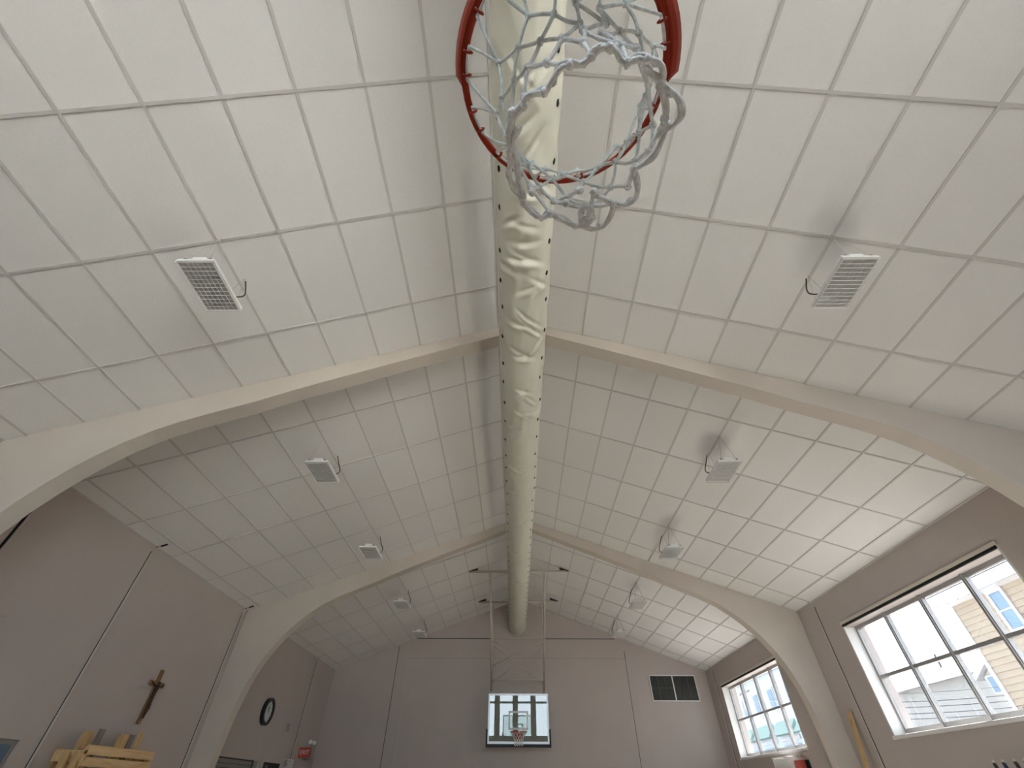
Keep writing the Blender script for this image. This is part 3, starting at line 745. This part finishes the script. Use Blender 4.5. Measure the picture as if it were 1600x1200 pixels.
wall_frame(2, 11.35, 13.85, 2.45, 'shutter')
wall_frame(3, 13.98, 15.20, 2.45, 'plain')
# wire guard around a wall device at the left edge
t = thing('wire_guard_box', (-W, 5.45, 3.2), 'square wire guard over a speaker high on the left wall', 'wire guard')
MB().box(-W, -W+.10, 5.26, 5.60, 3.10, 3.30).obj('speaker', M['greybox'], t, bevel=.01)
g = MB(); gx = -W+.13
for k in range(6): y = 5.22+.42*k/5; g.tube([(gx, y, 3.07), (gx, y, 3.34)], .004, 5)
for k in range(4): z = 3.07+.27*k/3; g.tube([(gx, 5.22, z), (gx, 5.64, z)], .004, 5)
for y in (5.22, 5.64):
    for z in (3.07, 3.16, 3.25, 3.34): g.tube([(gx, y, z), (-W, y, z)], .004, 5)
g.obj('guard_wires', M['steel'], t)

# exit sign, emergency lamp, small boxes near the far left corner
t = thing('exit_sign', (-6.2, 16.2, 2.65), 'red exit sign on the left wall near the far corner', 'exit sign')
MB().box(-W, -6.02, 16.20, 16.26, 2.54, 2.77).obj('sign_body', M['red'], t, bevel=.006)
cv = bpy.data.curves.new('exit_text', 'FONT'); cv.body = 'EXIT'; cv.size = .13; cv.extrude = .003; cv.align_x = 'CENTER'; cv.align_y = 'CENTER'
tmp = bpy.data.objects.new('exit_text', cv); COL.objects.link(tmp)
me = bpy.data.meshes.new_from_object(tmp.evaluated_get(bpy.context.evaluated_depsgraph_get())); bpy.data.objects.remove(tmp)
o = bpy.data.objects.new('lettering', me); COL.objects.link(o); o.parent = t; me.materials.append(M['paint'])
o.location = Vector((-6.19, 16.197, 2.655))-t.location; o.rotation_euler = (PI/2, 0, 0)
t = thing('emergency_light', (-W, 16.85, 2.7), 'pale grey emergency light box beside the red exit sign', 'emergency light')
MB().box(-W, -6.22, 16.62, 17.10, 2.52, 2.86).obj('battery_box', M['greybox'], t, bevel=.01)
for y in (16.70, 17.02):
    MB().disc((-6.25, y, 2.92), X, Z, .05, .05, .07, 16).obj('lamp_head', M['white'], t)
    MB().box(-6.28, -6.24, y-.03, y+.0, 2.85, 2.90).obj('lamp_bracket', M['greybox'], t)
t = thing('thermostat', (-W, 14.95, 3.1), 'small thermostat on the left wall between clock and conduit', 'thermostat')
MB().box(-W, -W+.05, 14.90, 15.02, 3.02, 3.18).obj('body', M['greybox'], t, bevel=.008)
MB().tube(spline([(-W+.03, 15.02, 3.12), (-W+.03, 15.12, 3.12), (-W+.03, 15.15, 3.05), (-W+.03, 15.26, 2.6), (-W+.03, 15.30, 2.2)], 5), .010, 6).obj('cable_conduit', M['conduit'], t, smooth=True)
t = thing('wire_cage', (-W, 15.5, 2.4), 'white wire cage on the left wall under the exit sign', 'wire cage')
MB().box(-W, -W+.06, 15.36, 15.66, 2.16, 2.42).obj('device', M['greybox'], t, bevel=.008)
g = MB(); gx = -W+.12
for k in range(6): y = 15.32+.38*k/5; g.tube([(gx, y, 2.12), (gx, y, 2.47)], .006, 5)
for k in range(6): z = 2.12+.35*k/5; g.tube([(gx, 15.32, z), (gx, 15.70, z)], .006, 5)
for y in (15.32, 15.70):
    for z in (2.12, 2.295, 2.47): g.tube([(gx, y, z), (-W, y, z)], .006, 5)
g.obj('cage_wires', M['wire'], t)

# ------------------------------------------------------------ vent in the far wall
t = thing('wall_vent', (5.15, YF, 4.42), 'dark two-panel vent with white frame high on the far wall', 'vent')
x0, x1, xm, z0, z1 = 4.38, 5.93, 5.158, 4.05, 4.78; e = .028
f = MB()
for (a, b, c, d) in ((x0, x0+e, z0, z1), (x1-e, x1, z0, z1), (x0+e, x1-e, z1-e, z1), (x0+e, x1-e, z0, z0+e), (xm-e*.6, xm+e*.6, z0+e, z1-e)): f.box(a, b, YF-.045, YF, c, d)
f.obj('frame', M['whitewin'], t)
for (a, b) in ((x0+e, xm-e*.6), (xm+e*.6, x1-e)):
    MB().box(a, b, YF-.012, YF, z0+e, z1-e).obj('dark_screen', M['ventdark'], t)
    for k in (1, 2): x = a+(b-a)*k/3; MB().box(x-.007, x+.007, YF-.03, YF-.01, z0+e, z1-e).obj('screen_bar', M['ventbar'], t)
MB().box(x0+e, xm-e, YF-.03, YF-.01, (z0+z1)/2-.007, (z0+z1)/2+.007).obj('screen_bar', M['ventbar'], t)

# ------------------------------------------------------------ things along the right wall
o = MB(); a = Vector((6.0, 10.60, .0)); b = Vector((6.315, 10.47, 3.0)); dz = (b-a).normalized(); ay = Vector((0,1,0)); ay = (ay-dz*ay.dot(dz)).normalized(); ax = ay.cross(dz)
o.obox((a+b)/2+Vector((0,0,.005)), ax, ay, dz, .018, .048, (b-a).length/2)
o = o.obj('yellow_plank', M['pine'], bevel=.004); tag(o, 'yellow pine plank leaning on the right wall beside the second arch', 'plank')
for i, (y, mt, lab) in enumerate(((7.60, 'cord', 'black stick with pale tip, farthest of the sticks under the large window'), (7.45, 'navy', 'navy blue stick with pale tip under the large window'), (7.27, 'cord', 'black stick with pale tip just nearer than the navy stick'), (7.12, 'cord', 'nearest of the black sticks under the large window'))):
    t = thing('stick', (6.1, y, 0), lab, 'stick', 'sticks leaning under the large window')
    MB().tube([(5.95, y-.25, 0), (6.14, y-.03, 2.08), (6.16, y, 2.135)], .021, 8).obj('shaft', M[mt], t, smooth=True)
    MB().tube([(6.158, y-.003, 2.130), (6.175, y+.012, 2.165)], [.022, .012], 8).obj('tip', M['caps'], t, smooth=True)
MB_ = MB().box(6.24, W, 6.9, 7.75, 1.85, 1.93).obj('stick_rail', M['brownwood']); tag(MB_, 'wooden rail on the right wall holding the sticks', 'rail')
t = thing('wire_basket', (6.2, 13.3, 2.4), 'white wire basket on the right wall under the farther window', 'basket')
g = MB(); bx0, bx1, by0, by1 = 6.08, W-.005, 13.14, 13.86
for z in (2.47, 2.28, 2.10): g.tube([(bx1, by0, z), (bx0, by0, z), (bx0, by1, z), (bx1, by1, z)], .008 if z > 2.4 else .004, 5)
for k in range(13):
    y = by0+(by1-by0)*k/12; g.tube([(bx0, y, 2.47), (bx0, y, 2.10), (bx1, y, 2.10)], .004, 5)
g.obj('basket_wires', M['wire'], t)
MB().box(6.05, bx0-.004, 13.12, 13.88, 2.462, 2.482).obj('basket_lip', M['white'], t)
t = thing('red_box', (W, 12.95, 2.3), 'red alarm box on the right wall beside the wire basket', 'alarm box')
MB().box(6.17, W, 12.78, 13.06, 2.06, 2.40).obj('housing', M['red'], t, bevel=.015)
MB().box(6.165, 6.172, 12.82, 13.02, 2.24, 2.262).obj('white_band', M['white'], t)
MB().box(6.165, 6.172, 12.82, 13.02, 2.12, 2.142).obj('white_band', M['white'], t)
MB().box(6.28, W, 12.72, 12.76, 2.0, 2.40).obj('side_plate', M['black'], t)
t = thing('junction_box', (W, 11.5, 2.4), 'grey junction box with cables behind the right leg of second arch', 'junction box')
MB().box(6.16, W-.003, 11.33, 11.62, 2.22, 2.46).obj('cover', M['greybox'], t, bevel=.01)
MB().tube(spline([(6.28, 11.50, 2.46), (6.28, 11.52, 2.62), (6.30, 11.62, 2.72), (6.325, 11.66, 2.70)], 5), .014, 6).obj('cable', M['bronze'], t, smooth=True)
MB().tube([(6.335, 11.66, 0), (6.335, 11.66, 4.6)], .018, 8).obj('pipe', M['black'], t, smooth=True)

# ------------------------------------------------------------ buildings across the street
def siding(root, x, y0, y1, z0, z1, step, m, depth=.03):
    z = z0
    while z < z1-.01:
        zz = min(z+step, z1)
        MB().add([(x-depth, y0, z), (x-depth, y1, z), (x-.004, y1, zz), (x-.004, y0, zz), (x+.02, y0, z), (x+.02, y1, z), (x+.02, y1, zz), (x+.02, y0, zz)],
                 [(0,1,2,3),(4,7,6,5),(0,4,5,1),(1,5,6,2),(2,6,7,3),(3,7,4,0)]).obj('siding_board', M[m], root)
        z = zz
t = thing('house', (15, 10, 0), 'cream clapboard house close outside the large window', 'house')
HX, HY0, HY1, HZ = 15.0, 3.0, 16.36, 6.62
MB().box(HX, HX+9, HY0, HY1, -.21, HZ).obj('wall', M['siding'], t)
siding(t, HX, HY0, HY1, 2.0, HZ-.02, .165, 'siding')
MB().box(HX-.05, HX+.03, HY1-.10, HY1+.03, 0, HZ).obj('corner_board', M['trimw'], t)
rf = MB(); rf.prism([(HX-.45, HZ+.16), (HX+4.5, HZ+2.6), (HX+9.4, HZ+.16), (HX+9.4, HZ+.32), (HX+4.5, HZ+2.8), (HX-.45, HZ+.34)], 'y', HY0-.4, HY1+.42); rf.obj('roof', M['roof'], t)
MB().box(HX-.47, HX-.43, HY0-.4, HY1+.42, HZ-.03, HZ+.30).obj('fascia', M['trimw'], t)
MB().box(HX-.45, HX+.02, HY0-.4, HY1+.42, HZ-.03, HZ+.02).obj('soffit', M['trimw'], t)
gb = MB(); gb.prism([(HX, HZ), (HX+9, HZ), (HX+4.5, HZ+2.4)], 'y', HY1-.3, HY1); gb.obj('gable_wall', M['siding'], t)
for (a, b) in ((14.30, 14.73), (12.55, 12.98), (10.4, 10.85)):
    wf_ = MB(); zz0, zz1, e = 5.50, 6.50, .085
    for (p, q, c, d) in ((a-e, a, zz0-e, zz1+e), (b, b+e, zz0-e, zz1+e), (a, b, zz1, zz1+e), (a, b, zz0-e, zz0), (a, b, (zz0+zz1)/2-.02, (zz0+zz1)/2+.02)): wf_.box(HX-.075, HX-.02, p, q, c, d)
    o = wf_.obj('window', M['trimw'], t)
    MB().box(HX-.045, HX-.030, a, b, zz0, zz1).obj('pane', M['hglass'], o)
MB().tube(spline([(HX-.06, 14.95, 2.4), (HX-.10, 14.95, 3.6), (HX-.25, 14.85, 3.95), (HX-.32, 15.05, 4.10), (HX-.20, 15.25, 3.9), (HX-.12, 15.45, 3.72), (HX-.10, 15.8, 3.76), (HX-.10, 16.0, 3.74)], 6), .03, 7).obj('service_cable', M['cable'], t, smooth=True)

t = thing('house', (26, 32, 0), 'low pale house with grey roof farther behind the large window', 'house')
MB().box(26, 34, 26.8, 36.6, -.21, 7.0).obj('wall', M['siding2'], t)
MB().add([(25.6,26.3,7.05),(25.6,37.1,7.05),(34.4,37.1,7.05),(34.4,26.3,7.05),(30,29.5,8.75),(30,33.6,8.75)], [(0,1,5,4),(1,2,5),(2,3,4,5),(3,0,4),(0,3,2,1)]).obj('roof', M['roof'], t)
MB().box(25.5, 25.62, 26.3, 37.1, 6.90, 7.10).obj('gutter', M['trimw'], t)
for y in (29.8, 34.4): MB().tube([(28.5, y, 8.0), (28.5, y, 8.9)], .06, 6).obj('vent_pipe', M['cable'], t)
t = thing('house', (24, 25, 0), 'small gabled white house beyond the cream house corner', 'house')
MB().prism([(22.0,-.21),(26.75,-.21),(26.75,6.3),(24.4,7.5),(22.0,6.3)], 'x', 24, 25.9).obj('wall', M['siding2'], t)
MB().prism([(21.7,6.2),(24.4,7.55),(27.05,6.2),(27.05,6.45),(24.4,7.8),(21.7,6.45)], 'x', 23.75, 25.95).obj('roof', M['trimw'], t)
wf_ = MB(); wf_.box(23.94, 24.01, 25.95, 26.60, 5.55, 6.32); o = wf_.obj('window', M['trimw'], t); MB().box(23.92, 23.95, 26.02, 26.53, 5.62, 6.25).obj('pane', M['hglass'], o)

t = thing('house', (24, 51, 0), 'pale blue building with green awnings beyond the farther window', 'house')
MB().box(24, 26.6, 40, 58.2, -.21, 10.4).obj('wall', M['bluewall'], t)
MB().box(23.6, 26.8, 39.6, 58.6, 10.4, 10.75).obj('roof', M['roof'], t)
for (a, b) in ((56.0, 58.0), (51.6, 55.2), (47.3, 50.9), (43.0, 46.6)):
    MB().prism([(23.99, 6.75), (23.99, 5.75), (23.2, 5.75)], 'y', a, b).obj('awning', M['green'], t)
    MB().box(23.9, 24.02, a, b, 5.35, 5.62).obj('sign_band', M['trimw'], t)
    MB().box(23.95, 24.02, a+.3, b-.3, 3.4, 5.1).obj('shop_window', M['hglass'], t)
for y in (56.4, 53.4, 50.0, 46.4, 43.0):
    wf_ = MB(); wf_.box(23.9, 24.01, y-.65, y+.65, 7.5, 9.3); o = wf_.obj('window', M['trimw'], t)
    MB().box(23.86, 23.91, y-.48, y+.48, 7.65, 9.15).obj('pane', M['hglass'], o)
t = thing('house', (23, 61, 0), 'tan stucco building at the left of the farther window', 'house')
MB().box(23.8, 30, 58.5, 68, -.21, 8.6).obj('wall', M['tan'], t); MB().box(23.7, 30.3, 58.45, 68.3, 8.6, 8.9).obj('roof', M['roof'], t)
for z in (3.0, 6.2): MB().box(23.75, 23.82, 60, 61.4, z, z+1.5).obj('window_glass', M['hglass'], t)
t = thing('utility_pole', (20, 46, 0), 'thin utility pole with crossarms seen through the farther window', 'utility pole')
MB().tube([(19.5, 45.5, -.21), (19.5, 45.5, 9.8)], .11, 10).obj('pole', M['greywood'], t, smooth=True)
for z in (8.9, 8.2): MB().box(19.42, 19.58, 44.4, 46.6, z, z+.12).obj('crossarm', M['greywood'], t)
for y in (44.5, 45.1, 45.9, 46.5): MB().tube([(19.5, y, 9.02), (19.5, y, 9.2)], .05, 6).obj('insulator', M['white'], t)
MB().tube([(19.3, 45.2, 7.0), (19.3, 45.2, 7.8)], .2, 10).obj('transformer', M['greybox'], t)
t = thing('utility_pole', (9.5, 17.3, 0), 'utility pole outside between the two right windows', 'utility pole')
MB().tube([(9.5, 17.3, -.21), (9.5, 17.3, 7.5)], .12, 10).obj('pole', M['greywood'], t, smooth=True)
MB().box(9.62, 9.70, 17.1, 17.5, 3.3, 4.6).obj('cable_bracket', M['greywood'], t)
for k, (z, nm) in enumerate(((4.22, 'topmost'), (4.00, 'second from top'), (3.86, 'middle'), (3.70, 'second lowest'), (3.57, 'lowest'))):
    a = Vector((9.73, 17.15, z-.02)); b = Vector((16.6, 16.52, z+.25)); pts = []
    for i in range(17):
        q = i/16; p = a.lerp(b, q); p.z -= .10*4*q*(1-q); pts.append(p)
    o = MB().tube(pts, .011 if k else .007, 5).obj('service_cable', M['cable']); tag(o, 'dark service cable behind the large window, %s of five' % nm, 'cable', 'service cables outside the large window')
